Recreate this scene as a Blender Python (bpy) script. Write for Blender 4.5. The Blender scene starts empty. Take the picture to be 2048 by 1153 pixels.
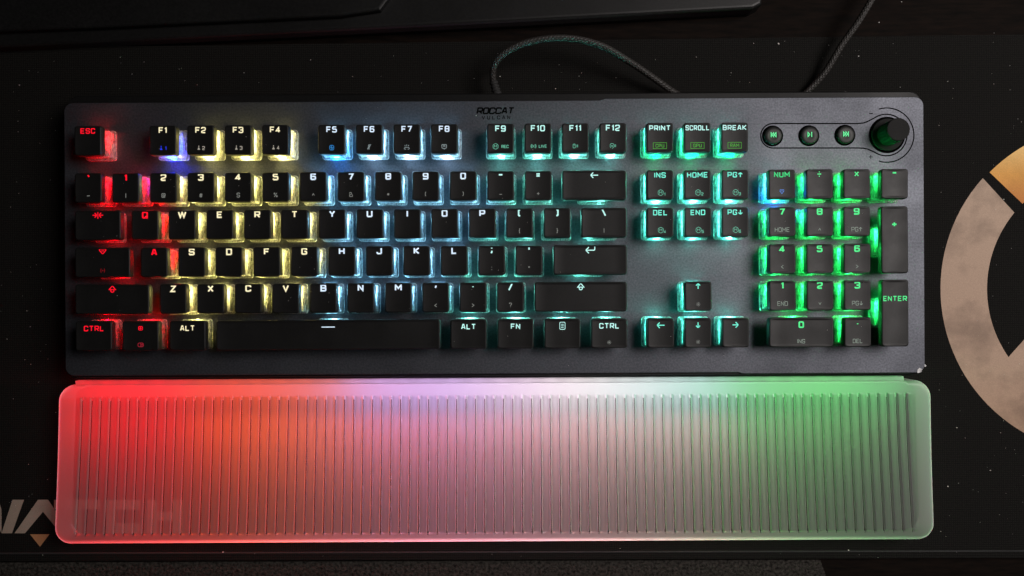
import bpy, bmesh, math, random
from mathutils import Vector, Matrix
random.seed(7)
SC = bpy.context.scene
COL = SC.collection
D = math.radians

# ------------------------------------------------------------------ camera, world, lamp, exposure
ZP = 0.024                 # height of the keyboard's top plate above the desk (m)
CAMH = 389.0               # camera above the top plate (mm)
S = 0.2626                 # mm per photo pixel on the top plate
cam_d = bpy.data.cameras.new('camera')
cam = bpy.data.objects.new('camera', cam_d)
COL.objects.link(cam)
cam.location = (0, 0, ZP + CAMH / 1000)
cam_d.sensor_width = 36
cam_d.lens = 36 * CAMH / (2048 * S)
cam_d.shift_x = -16 / 2048
cam_d.shift_y = 53.5 / 2048
cam_d.clip_start = 0.01
cam_d.clip_end = 20
SC.camera = cam

world = bpy.data.worlds.new('World')
SC.world = world
world.use_nodes = True
world.node_tree.nodes['Background'].inputs[0].default_value = (0.9, 0.8, 0.85, 1)
world.node_tree.nodes['Background'].inputs[1].default_value = 0.003

SC.view_settings.view_transform = 'Standard'
SC.view_settings.look = 'None'
SC.view_settings.exposure = 0
SC.view_settings.gamma = 1
SC.view_settings.use_curve_mapping = False
SC.cycles.max_bounces = 10
SC.cycles.transparent_max_bounces = 16
SC.cycles.sample_clamp_indirect = 4.0
SC.cycles.sample_clamp_direct = 0
SC.cycles.caustics_reflective = False
SC.cycles.caustics_refractive = False

def area_lamp(name, loc, target, size, power, color):
    l = bpy.data.lights.new(name, 'AREA')
    l.shape = 'SQUARE'
    l.size = size
    l.energy = power
    l.color = color
    o = bpy.data.objects.new(name, l)
    COL.objects.link(o)
    o.location = loc
    o.rotation_euler = (Vector(target) - Vector(loc)).to_track_quat('-Z', 'Y').to_euler()
    return o
area_lamp('room_lamp', (0.60, 0.20, 0.80), (0.12, 0.02, 0), 0.46, 7.2, (1.0, 0.93, 0.90))

# ------------------------------------------------------------------ helpers
ROT = D(0.3)               # the keyboard lies turned by a third of a degree
CR, SR = math.cos(-ROT), math.sin(-ROT)

def P(px, py, z=0.0):
    """plan position (mm) at height z (mm over the top plate) of a photo position"""
    k = S * (CAMH - z) / CAMH
    return ((px - 1040) * k, (630 - py) * k)
def L(px, py, z=0.0):
    x, y = P(px, py, z)
    return (x * CR - y * SR, x * SR + y * CR)

def lin(c):
    r = []
    for v in c:
        v /= 255.0
        r.append(v / 12.92 if v <= 0.04045 else ((v + 0.055) / 1.055) ** 2.4)
    return (r[0], r[1], r[2], 1)

def empty(name, loc=(0, 0, 0), rz=0.0, parent=None):
    o = bpy.data.objects.new(name, None)
    COL.objects.link(o)
    o.location = loc
    o.rotation_euler = (0, 0, rz)
    o.empty_display_size = 0.01
    if parent: o.parent = parent
    return o

def tag(o, label=None, cat=None, group=None, kind=None):
    if label: o['label'] = label
    if cat: o['category'] = cat
    if group: o['group'] = group
    if kind: o['kind'] = kind
    return o

class MB:
    """collects verts (mm) and faces"""
    def __init__(s): s.v = []; s.f = []
    def add(s, vs, fs):
        n = len(s.v); s.v += vs
        s.f += [tuple(i + n for i in f) for f in fs]
    def box(s, cx, cy, cz, sx, sy, sz, b=0.0):
        x, y, z = sx / 2, sy / 2, sz / 2
        if b <= 0:
            vs = [(cx + i * x, cy + j * y, cz + k * z) for k in (-1, 1) for (i, j) in ((-1, -1), (1, -1), (1, 1), (-1, 1))]
            s.add(vs, [(3, 2, 1, 0), (4, 5, 6, 7), (0, 1, 5, 4), (1, 2, 6, 5), (2, 3, 7, 6), (3, 0, 4, 7)])
        else:
            s.rrect(cx, cy, [(x, y, cz - z), (x, y, cz + z - b), (x - b, y - b, cz + z)], b * 1.2)
    def loops(s, rings, cap0=True, cap1=True):
        n = len(rings[0]); vs = [p for r in rings for p in r]; fs = []
        for k in range(len(rings) - 1):
            a = k * n; b = a + n
            for i in range(n):
                j = (i + 1) % n
                fs.append((a + i, a + j, b + j, b + i))
        if cap0: fs.append(tuple(range(n))[::-1])
        if cap1: fs.append(tuple(range((len(rings) - 1) * n, len(rings) * n)))
        s.add(vs, fs)
    def rrect(s, cx, cy, levels, r, seg=5, cap0=True, cap1=True, zf=None):
        rings = []
        for lv in levels:
            hx, hy, z = lv[:3]
            rr = lv[3] if len(lv) > 3 else max(0.05, min(r, hx - .01, hy - .01))
            ring = [(cx + x, cy + y, (z + zf(x, y)) if (zf and len(lv) > 4) else z) for x, y in rr_pts(hx, hy, rr, seg)]
            rings.append(ring)
        s.loops(rings, cap0, cap1)
    def build(s, name, mats, parent=None, loc=(0, 0, 0), smooth=False):
        me = bpy.data.meshes.new(name)
        me.from_pydata([(a / 1000, b / 1000, c / 1000) for a, b, c in s.v], [], s.f)
        if not isinstance(mats, (list, tuple)): mats = [mats]
        for m in mats: me.materials.append(m)
        if smooth:
            for p in me.polygons: p.use_smooth = True
        me.update()
        o = bpy.data.objects.new(name, me)
        COL.objects.link(o)
        o.location = (loc[0] / 1000, loc[1] / 1000, loc[2] / 1000)
        if parent: o.parent = parent
        return o

def rr_pts(hx, hy, r, seg=5):
    pts = []
    for (sx, sy, a0) in ((1, 1, 0), (-1, 1, 90), (-1, -1, 180), (1, -1, 270)):
        for i in range(seg + 1):
            a = D(a0 + 90 * i / seg)
            pts.append((sx * (hx - r) + r * math.cos(a), sy * (hy - r) + r * math.sin(a)))
    return pts

def rr_sub(hx, hy, r, seg=4, n=8):
    """rounded rectangle whose two horizontal sides are subdivided"""
    q = rr_pts(hx, hy, r, seg); k = seg + 1
    c1, c2, c3, c4 = q[0:k], q[k:2 * k], q[2 * k:3 * k], q[3 * k:4 * k]
    def mid(a, b): return [(a[0] + (b[0] - a[0]) * i / n, a[1] + (b[1] - a[1]) * i / n) for i in range(1, n)]
    return c1 + mid(c1[-1], c2[0]) + c2 + c3 + mid(c3[-1], c4[0]) + c4

def circle(cx, cy, r, n=32, z=0):
    return [(cx + r * math.cos(2 * math.pi * i / n), cy + r * math.sin(2 * math.pi * i / n), z) for i in range(n)]

def inst(src, name, parent, loc):
    o = bpy.data.objects.new(name, src.data)
    COL.objects.link(o)
    o.parent = parent
    o.location = (loc[0] / 1000, loc[1] / 1000, loc[2] / 1000)
    return o

# ------------------------------------------------------------------ materials
def mat(name):
    m = bpy.data.materials.new(name)
    m.use_nodes = True
    nt = m.node_tree
    for n in list(nt.nodes): nt.nodes.remove(n)
    out = nt.nodes.new('ShaderNodeOutputMaterial')
    return m, nt, out
def N(nt, t, **kw):
    n = nt.nodes.new('ShaderNode' + t)
    for k, v in kw.items():
        if k in n.inputs: n.inputs[k].default_value = v
        else: setattr(n, k, v)
    return n
def coords(nt, scale=(1, 1, 1)):
    tc = N(nt, 'TexCoord'); mp = N(nt, 'Mapping')
    mp.inputs['Scale'].default_value = scale
    nt.links.new(tc.outputs['Object'], mp.inputs['Vector'])
    return mp.outputs[0]
def noise(nt, vec, scale, detail=3, rough=.6):
    n = N(nt, 'TexNoise'); n.inputs['Scale'].default_value = scale
    n.inputs['Detail'].default_value = detail; n.inputs['Roughness'].default_value = rough
    nt.links.new(vec, n.inputs['Vector'])
    return n.outputs['Fac']
def ramp(nt, fac, stops):
    r = N(nt, 'ValToRGB')
    e = r.color_ramp.elements
    while len(e) > 1: e.remove(e[-1])
    e[0].position = stops[0][0]; e[0].color = stops[0][1]
    for p, c in stops[1:]:
        x = e.new(p); x.color = c
    nt.links.new(fac, r.inputs[0])
    return r.outputs[0]
def g(v): return (v, v, v, 1)

def plastic(name, c0, c1, rough=.5, scale=900, bump=.2, dist=.00005, metallic=0, spec=.5, vscale=(1, 1, 1), rvar=0.08, ramp0=(.3, .7)):
    m, nt, out = mat(name)
    b = N(nt, 'BsdfPrincipled')
    v = coords(nt, vscale)
    f = noise(nt, v, scale)
    nt.links.new(ramp(nt, f, [(ramp0[0], c0), (ramp0[1], c1)]), b.inputs['Base Color'])
    f2 = noise(nt, v, scale * .02, 4)
    nt.links.new(ramp(nt, f2, [(.3, g(max(0, rough - rvar))), (.7, g(rough + rvar))]), b.inputs['Roughness'])
    b.inputs['Metallic'].default_value = metallic
    b.inputs['Specular IOR Level'].default_value = spec
    bp = N(nt, 'Bump'); bp.inputs['Strength'].default_value = bump; bp.inputs['Distance'].default_value = dist
    nt.links.new(f, bp.inputs['Height']); nt.links.new(bp.outputs[0], b.inputs['Normal'])
    nt.links.new(b.outputs[0], out.inputs[0])
    return m

M_PLATE = plastic('brushed_anodised_plate', (.070, .074, .086, 1), (.104, .109, .128, 1), ramp0=(.36, .64), rough=.54, scale=1000, bump=.6, dist=.0001, metallic=.85)
M_BASE = plastic('black_base_plastic', g(.004), g(.008), rough=.5, scale=700, spec=.2)
M_CAP = plastic('keycap_plastic', g(.006), g(.011), spec=.28, rough=.50, scale=2500, bump=.25, dist=.00003)
M_KNOB = plastic('knob_plastic', g(.012), g(.017), rough=.7, scale=1500, spec=.12)
M_BLACK = plastic('black_paint', g(.001), g(.002), rough=.9, scale=900, spec=.03)
M_RUBBER = plastic('rubber', g(.012), g(.02), rough=.8)
M_METAL = plastic('bright_cut_metal', g(.05), g(.12), rough=.36, scale=500, metallic=1)

def led_mat(name, rgb, strength):
    m, nt, out = mat(name)
    e = N(nt, 'Emission'); e.inputs[0].default_value = lin(rgb); e.inputs[1].default_value = strength
    nt.links.new(e.outputs[0], out.inputs[0])
    if strength < 2:                     # uneven backlight, put into the emission as noise
        f = noise(nt, coords(nt), 900, 2)
        r = ramp(nt, f, [(.35, g(.78 * strength)), (.6, g(strength))])
        nt.links.new(r, e.inputs[1])
    return m
_em = {}
def glow(rgb, s=1.0):
    k = (tuple(rgb), s)
    if k not in _em: _em[k] = led_mat('backlit_legend', rgb, s)
    return _em[k]

# clear moulded switch housing: light passes, scatters on moulding lines, glints
def clear_mat():
    m, nt, out = mat('clear_switch_plastic')
    v = coords(nt, (1, .2, .5))
    f = noise(nt, v, 1500, 2, .7)
    v2 = coords(nt)
    f2 = noise(nt, v2, 650, 4, .75)
    tr = N(nt, 'BsdfTransparent'); tr.inputs[0].default_value = g(.78)
    tl = N(nt, 'BsdfTranslucent'); tl.inputs[0].default_value = g(.9)
    df = N(nt, 'BsdfDiffuse'); df.inputs[0].default_value = g(.75)
    gl = N(nt, 'BsdfGlossy'); gl.inputs['Roughness'].default_value = .18
    mx = N(nt, 'MixShader'); mx.inputs[0].default_value = .45
    nt.links.new(tl.outputs[0], mx.inputs[1]); nt.links.new(df.outputs[0], mx.inputs[2])
    mul = N(nt, 'Math', operation='MULTIPLY')
    nt.links.new(ramp(nt, f, [(.40, g(.42)), (.60, g(1))]), mul.inputs[0])
    nt.links.new(ramp(nt, f2, [(.40, g(.55)), (.6, g(1))]), mul.inputs[1])
    m2 = N(nt, 'MixShader')
    nt.links.new(mul.outputs[0], m2.inputs[0]); nt.links.new(tr.outputs[0], m2.inputs[1]); nt.links.new(mx.outputs[0], m2.inputs[2])
    bp = N(nt, 'Bump'); bp.inputs['Strength'].default_value = .6; bp.inputs['Distance'].default_value = .0002
    nt.links.new(f2, bp.inputs['Height'])
    for s_ in (gl, tl, df): nt.links.new(bp.outputs[0], s_.inputs['Normal'])
    m3 = N(nt, 'MixShader'); m3.inputs[0].default_value = .10
    nt.links.new(m2.outputs[0], m3.inputs[1]); nt.links.new(gl.outputs[0], m3.inputs[2])
    nt.links.new(m3.outputs[0], out.inputs[0])
    return m
M_CLEAR = clear_mat()

def frosted_mat():
    m, nt, out = mat('frosted_translucent_resin')
    v = coords(nt)
    f = noise(nt, v, 2200, 3, .7)
    tr = N(nt, 'BsdfTransparent'); tr.inputs[0].default_value = g(.9)
    tl = N(nt, 'BsdfTranslucent'); tl.inputs[0].default_value = (.86, .84, .85, 1)
    df = N(nt, 'BsdfDiffuse'); df.inputs[0].default_value = (.25, .235, .24, 1)
    gl = N(nt, 'BsdfGlossy'); gl.inputs['Roughness'].default_value = .45
    mx = N(nt, 'MixShader'); mx.inputs[0].default_value = .34
    nt.links.new(tl.outputs[0], mx.inputs[1]); nt.links.new(df.outputs[0], mx.inputs[2])
    m2 = N(nt, 'MixShader'); m2.inputs[0].default_value = .70
    nt.links.new(tr.outputs[0], m2.inputs[1]); nt.links.new(mx.outputs[0], m2.inputs[2])
    bp = N(nt, 'Bump'); bp.inputs['Strength'].default_value = .15; bp.inputs['Distance'].default_value = .0001
    nt.links.new(f, bp.inputs['Height'])
    for s_ in (gl, tl, df): nt.links.new(bp.outputs[0], s_.inputs['Normal'])
    m3 = N(nt, 'MixShader'); m3.inputs[0].default_value = .05
    nt.links.new(m2.outputs[0], m3.inputs[1]); nt.links.new(gl.outputs[0], m3.inputs[2])
    nt.links.new(m3.outputs[0], out.inputs[0])
    return m
M_FROST = frosted_mat()
def groove_mat():
    m, nt, out = mat('clear_resin_groove')
    tr = N(nt, 'BsdfTransparent'); tr.inputs[0].default_value = g(.8)
    tl = N(nt, 'BsdfTranslucent'); tl.inputs[0].default_value = (.8, .7, .72, 1)
    m1 = N(nt, 'MixShader'); m1.inputs[0].default_value = .14
    nt.links.new(tr.outputs[0], m1.inputs[1]); nt.links.new(tl.outputs[0], m1.inputs[2])
    nt.links.new(m1.outputs[0], out.inputs[0])
    return m
M_GROOVE = groove_mat()

def mat_cloth():
    m, nt, out = mat('woven_mat_cloth')
    b = N(nt, 'BsdfPrincipled')
    v = coords(nt)
    w1 = N(nt, 'TexWave', bands_direction='X'); w2 = N(nt, 'TexWave', bands_direction='Y')
    for w in (w1, w2):
        w.inputs['Scale'].default_value = 260; w.inputs['Distortion'].default_value = 1.5
        w.inputs['Detail'].default_value = 2
        nt.links.new(v, w.inputs['Vector'])
    ml = N(nt, 'Math', operation='MULTIPLY')
    nt.links.new(w1.outputs['Fac'], ml.inputs[0]); nt.links.new(w2.outputs['Fac'], ml.inputs[1])
    f = noise(nt, v, 1100, 4, .8)
    ad = N(nt, 'Math', operation='ADD'); hf = N(nt, 'Math', operation='MULTIPLY'); hf.inputs[1].default_value = .45
    nt.links.new(ml.outputs[0], hf.inputs[0]); nt.links.new(hf.outputs[0], ad.inputs[0]); nt.links.new(f, ad.inputs[1])
    nt.links.new(ramp(nt, ad.outputs[0], [(.40, (.002, .0018, .0017, 1)), (.85, (.0125, .012, .0105, 1))]), b.inputs['Base Color'])
    b.inputs['Roughness'].default_value = .85
    b.inputs['Specular IOR Level'].default_value = .12
    bp = N(nt, 'Bump'); bp.inputs['Strength'].default_value = .5; bp.inputs['Distance'].default_value = .0002
    nt.links.new(ad.outputs[0], bp.inputs['Height']); nt.links.new(bp.outputs[0], b.inputs['Normal'])
    nt.links.new(b.outputs[0], out.inputs[0])
    return m
M_MAT = mat_cloth()

def print_mat(name, stops, axis='Y', lo=0, hi=1, blotch=.35):
    m, nt, out = mat(name)
    b = N(nt, 'BsdfPrincipled'); v = coords(nt)
    sx = N(nt, 'SeparateXYZ'); nt.links.new(v, sx.inputs[0])
    mr = N(nt, 'MapRange'); mr.inputs[1].default_value = lo; mr.inputs[2].default_value = hi
    nt.links.new(sx.outputs[axis], mr.inputs[0])
    base = ramp(nt, mr.outputs[0], stops)
    f = noise(nt, v, 32, 5, .6)
    f2 = noise(nt, v, 1600, 2, .8)
    dk = ramp(nt, f, [(.38, g(1 - blotch)), (.55, g(1))])
    gr = ramp(nt, f2, [(.3, g(.8)), (.7, g(1.0))])
    a = N(nt, 'MixRGB', blend_type='MULTIPLY'); a.inputs[0].default_value = 1
    nt.links.new(base, a.inputs[1]); nt.links.new(dk, a.inputs[2])
    a2 = N(nt, 'MixRGB', blend_type='MULTIPLY'); a2.inputs[0].default_value = 1
    nt.links.new(a.outputs[0], a2.inputs[1]); nt.links.new(gr, a2.inputs[2])
    nt.links.new(a2.outputs[0], b.inputs['Base Color'])
    b.inputs['Roughness'].default_value = .8
    nt.links.new(b.outputs[0], out.inputs[0])
    return m

# ------------------------------------------------------------------ setting: desk, mat
ZM = -20.0                                   # mat surface, mm under the top plate
def flat_poly(mb, pts, z, th=0.0):
    n = len(pts)
    if th == 0:
        mb.add([(x, y, z) for x, y in pts], [tuple(range(n))])
    else:
        mb.loops([[(x, y, z - th) for x, y in pts], [(x, y, z) for x, y in pts]])

M_DESK = plastic('dark_desk_laminate', (.002, .0013, .0009, 1), (.008, .0045, .003, 1), rough=.7, scale=420, vscale=(.15, 1, 1), spec=.06)
mb = MB(); mb.box(0, 0, -30 - ZP * 0 + 6 - 10, 1500, 1100, 20)
desk = mb.build('desk', M_DESK, None, (0, 0, 24))
tag(desk, kind='structure')

M_FAB = plastic('grey_speckled_carpet', (.003, .0026, .0022, 1), (.055, .05, .044, 1), rough=.9, scale=620, bump=1, dist=.0008, spec=.1)

OFF = Vector((0, 0, ZP))
def world_obj(o):                            # things built in mm over the plate
    o.location = o.location + OFF
    return o

mb = MB()
c = [P(-160, 98, ZM), P(2250, 66, ZM), P(2260, 1116, ZM), P(-170, 1124, ZM)]
c = c[::-1]
mb.loops([[(x, y, ZM - 4 + .02) for x, y in c], [(x, y, ZM - .4) for x, y in c],
          [(x * .9994, y * .9988 , ZM) for x, y in c]])
deskmat = world_obj(mb.build('desk_mat', M_MAT))
tag(deskmat, 'large black woven desk mat printed with a pale ring emblem under the keyboard', 'desk mat')

# stitched hem of the mat along its front edge (a slightly raised strip)
def ribbon(pts, hw, closed=False):
    """mitred strip of half width hw along pts -> verts, faces"""
    n = len(pts); vs = []
    for i in range(n):
        p = Vector(pts[i])
        a = Vector(pts[i - 1]) if (i > 0 or closed) else None
        b = Vector(pts[(i + 1) % n]) if (i < n - 1 or closed) else None
        d1 = (p - a).normalized() if a is not None else None
        d2 = (b - p).normalized() if b is not None else None
        if d1 is None: d1 = d2
        if d2 is None: d2 = d1
        t = (d1 + d2)
        t = t.normalized() if t.length > 1e-6 else d1
        nn = Vector((-t.y, t.x)); k = nn.dot(Vector((-d1.y, d1.x)))
        k = 1 / max(k, .5)
        vs += [(p.x + nn.x * hw * k, p.y + nn.y * hw * k), (p.x - nn.x * hw * k, p.y - nn.y * hw * k)]
    fs = []
    m = n if closed else n - 1
    for i in range(m):
        j = (i + 1) % n
        fs.append((2 * i + 1, 2 * j + 1, 2 * j, 2 * i))
    return vs, fs

def densify(pts, step, closed=False):
    out = []; n = len(pts)
    for i in range(n if closed else n - 1):
        a, b = pts[i], pts[(i + 1) % n]
        k = max(1, int(math.hypot(b[0] - a[0], b[1] - a[1]) / step))
        for j in range(k): out.append((a[0] + (b[0] - a[0]) * j / k, a[1] + (b[1] - a[1]) * j / k))
    if not closed: out.append(pts[-1])
    return out

mb = MB()
for yy in (1104.5,):
    a, b = P(-160, yy + 3, ZM), P(2250, yy - 3, ZM)
    vs, fs = ribbon([a, b], .35)
    mb.loops([[(x, y, ZM + .0) for x, y in (vs[1], vs[3], vs[2], vs[0])], [(x, y, ZM + .35) for x, y in (vs[1], vs[3], vs[2], vs[0])]])
world_obj(mb.build('hem', M_RUBBER, None)).parent = deskmat
bpy.data.objects['hem'].matrix_parent_inverse = Matrix.Translation(-OFF)

def on_mat(o):
    o.parent = deskmat                       # deskmat sits at OFF; child keeps local mm coords
    return o

# printed emblem (partly out of frame)
tan = [(0, (.47, .29, .185, 1)), (.35, (.49, .335, .245, 1)), (1, (.52, .38, .285, 1))]
M_TAN = print_mat('tan_print', tan, 'Y', -.09, .09)
M_ORANGE = print_mat('orange_print', [(0, (.62, .18, .05, 1)), (.5, (.85, .42, .10, 1)), (1, (.95, .68, .28, 1))], 'Y', .055, .10, .15)
CX, CY = 2213, 578
def pol(r, a):
    return (CX + r * math.cos(D(a)), CY - r * math.sin(D(a)))
mb = MB()
a0 = math.degrees(math.atan2(CY - 357, 1966 - CX)); a1 = 330
inner0 = math.degrees(math.atan2(CY - 425, 2028 - CX))
outer = [pol(332, a0 + (a1 - a0) * i / 60) for i in range(61)]
inner = [pol(239, inner0 + (a1 - inner0) * i / 60) for i in range(61)]
vs = [P(x, y, ZM + .12) + (ZM + .12,) for x, y in outer] + [P(x, y, ZM + .12) + (ZM + .12,) for x, y in inner]
mb.add(vs, [(i, i + 1, 62 + i, 61 + i) for i in range(60)])
leg = [(2021, 710), (2048, 680), (2200, 515), (2200, 640), (2110, 740), (2080, 790), (2025, 745), (2012, 722)]
mb.add([P(x, y, ZM + .16) + (ZM + .16,) for x, y in leg], [tuple(range(len(leg)))[::-1]])
on_mat(mb.build('printed_ring', M_TAN))
mb = MB()
b0 = math.degrees(math.atan2(CY - 345, 1979 - CX)); bi = math.degrees(math.atan2(CY - 408, 2045 - CX))
outer = [pol(330, b0 + (60 - b0) * i / 40) for i in range(41)]
inner = [pol(239, bi + (60 - bi) * i / 40) for i in range(41)]
vs = [P(x, y, ZM + .12) + (ZM + .12,) for x, y in outer + inner]
mb.add(vs, [(41 + i, 42 + i, i + 1, i) for i in range(40)])
on_mat(mb.build('printed_arc', M_ORANGE))
# printed lettering, lower left
M_TXT = print_mat('grey_tan_print', [(0, (.33, .26, .20, 1)), (1, (.36, .30, .25, 1))], 'X', -.3, -.2, .12)
mb = MB()
def quadpx(pts):
    mb.add([P(x, y, ZM + .12) + (ZM + .12,) for x, y in pts], [tuple(range(len(pts)))])
quadpx([(3, 1067), (24, 1067), (48, 1000), (25, 1000)])
quadpx([(-30, 1000), (-3, 1000), (3, 1020), (3, 1067)])
quadpx([(-60, 1067), (-36, 1067), (-16, 1000), (-30, 1000)])
quadpx([(29, 1067), (50, 1067), (86, 1024), (86, 1000), (76, 1000)])
quadpx([(121, 1067), (143, 1067), (96, 1000), (86, 1000), (86, 1024)])
quadpx([(108, 1019), (200, 1019), (200, 1000), (108, 1000)])
quadpx([(143, 1067), (164, 1067), (164, 1019), (143, 1019)])
quadpx([(212, 1067), (281, 1067), (281, 1047), (232, 1047), (212, 1047)])
quadpx([(212, 1047), (232, 1047), (232, 1020), (212, 1020)])
quadpx([(212, 1020), (281, 1020), (281, 1000), (212, 1000)])
quadpx([(294, 1067), (314, 1067), (314, 1000), (294, 1000)])
quadpx([(345, 1067), (365, 1067), (365, 1000), (345, 1000)])
quadpx([(314, 1042), (345, 1042), (345, 1024), (314, 1024)])
on_mat(mb.build('lettering', M_TXT))
mb = MB(); quadpx([(80, 1094), (99, 1069), (60, 1069)])
M_OR2 = print_mat('orange_mark_print', [(0, (.42, .20, .08, 1)), (1, (.40, .22, .11, 1))], 'X', -.3, -.2, .5)
on_mat(mb.build('printed_triangle', M_OR2))

# floor-side strip: grey speckled runner that lies in front of the mat
mb = MB()
c = [P(-170, 1126, ZM - 3), P(1640, 1120, ZM - 3), P(1690, 1260, ZM - 3), P(-170, 1260, ZM - 3)][::-1]
mb.loops([[(x, y, ZM - 3.9) for x, y in c], [(x, y, ZM - 2.6) for x, y in c]])
cl = world_obj(mb.build('cloth', M_FAB))
tag(cl, 'strip of grey speckled cloth lying along the front edge of the black mat', 'cloth')

# monitor foot (upper left): a dark slab with a sloping front and a raised plate
M_FOOT = plastic('monitor_foot_plastic', g(.005), g(.009), rough=.45, scale=700, spec=.3)
foot = empty('monitor_foot', (0, 0, ZP))
tag(foot, 'black slab foot of a monitor behind the mat with a long slanted front edge', 'monitor foot')
def slab(name, pts, z0, z1, bev, m, parent):
    n = len(pts)
    cen = Vector((sum(p[0] for p in pts) / n, sum(p[1] for p in pts) / n))
    def ins(d):
        out = []
        for i in range(n):
            a, b, c_ = Vector(pts[i - 1]), Vector(pts[i]), Vector(pts[(i + 1) % n])
            d1 = (b - a).normalized(); d2 = (c_ - b).normalized()
            n1 = Vector((-d1.y, d1.x)); n2 = Vector((-d2.y, d2.x))
            t = (n1 + n2).normalized(); k = 1 / max(.4, t.dot(n1))
            out.append((b.x + t.x * d * k, b.y + t.y * d * k))
        return out
    m_ = MB()
    r = [[(x, y, z0) for x, y in pts], [(x, y, z1 - bev) for x, y in pts]]
    for q in (.35, .7, 1.0):
        r.append([(x, y, z1 - bev + bev * math.sin(q * math.pi / 2)) for x, y in ins(bev * 1.3 * (1 - math.cos(q * math.pi / 2)))])
    m_.loops(r)
    return m_.build(name, m, parent)
zt = -13
pts = [P(-260, 108, zt), P(1024, 43, zt), P(1506, 17, zt), P(1524, 8, zt), P(1530, -60, zt), P(1530, -330, zt), P(-260, -330, zt)]
slab('foot_plate', pts, ZM - 3.9, zt, 1.5, M_FOOT, foot)
zt2 = -9
pts = [P(-200, 70, zt2), P(200, 55, zt2), P(680, 32, zt2), P(760, 20, zt2), P(820, -60, zt2), P(820, -320, zt2), P(-200, -320, zt2)]
slab('raised_plate', pts, zt + .02, zt2, 1.2, M_FOOT, foot)

# ------------------------------------------------------------------ keyboard body
KB = empty('keyboard', (0, 0, ZP), ROT)
tag(KB, 'full-size mechanical keyboard with black keycaps over clear switches glowing in rainbow colours', 'keyboard')

X0, X1, Y0, Y1 = -239.0, 212.6, -31.6, 113.4
def plate_outline(inset=0.0, r=4.6):
    x0, x1, y0, y1 = X0 + inset, X1 - inset, Y0 + inset, Y1 - inset
    xs = L(1205, 200)[0]; xb = L(1482, 745)[0]
    pts = []
    def arc(cx, cy, a):
        for i in range(7):
            t = D(a + 90 * i / 6); pts.append((cx + r * math.cos(t), cy + r * math.sin(t)))
    arc(x1 - r, y1 - r, 0)
    pts.append((xs + 1.5, y1)); pts.append((xs - 1.5, y1 - .9))
    arc(x0 + r, y1 - .9 - r, 90)
    arc(x0 + r, y0 + .7 + r, 180)
    pts.append((xb - .8, y0 + .7)); pts.append((xb + .8, y0))
    arc(x1 - r, y0 + r, 270)
    return pts
mb = MB()
mb.loops([[(x, y, -1.5) for x, y in plate_outline()], [(x, y, -.3) for x, y in plate_outline()], [(x, y, 0) for x, y in plate_outline(.3, 4.4)]])
mb.build('top_plate', M_PLATE, KB)

mb = MB()
bx, by = (X0 + X1) / 2, (Y0 - 1.8 + Y1 + 4.2) / 2
hx, hy = (X1 - X0) / 2 + .7, (Y1 + 4.2 - Y0 + 1.8) / 2
mb.rrect(bx, by, [(hx - 3, hy - 3, -14), (hx, hy, -11), (hx, hy, -4.2), (hx - .5, hy - .5, -3.2), (hx - 1.0, hy - 1.0, -3.0), (hx - 1.4, hy - 1.4, -1.52)], 6)
mb.build('base', M_BASE, KB)
for sx in (-1, 1):
    for sy in (-1, 1):
        mb = MB(); mb.box(bx + sx * (hx - 25), by + sy * (hy - 10), (-14 + ZM) / 2 + .01, 26, 9, ZM * -1 - 14 - .02)
        mb.build('foot', M_RUBBER, KB)

# bright cut corner at the lower right
mb = MB()
cx, cy = L(1839.5, 741)
mb.add([(cx - 1.4, cy - 1.5, .35), (cx + .7, cy - .9, .30), (cx + 1.3, cy + .5, .08), (cx - .2, cy + 1.3, .06), (cx - 1.3, cy + .3, .10)], [(0, 1, 2, 3, 4)])
cx, cy = L(1850, 732)
mb.add([(cx - 1.2, cy + .4, -.35), (cx + .2, cy - .6, -.25), (cx + 1.0, cy - .1, -.40), (cx + .2, cy + .9, -.50)], [(0, 1, 2, 3)])
mb.build('corner_trim', M_METAL, KB)

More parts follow.
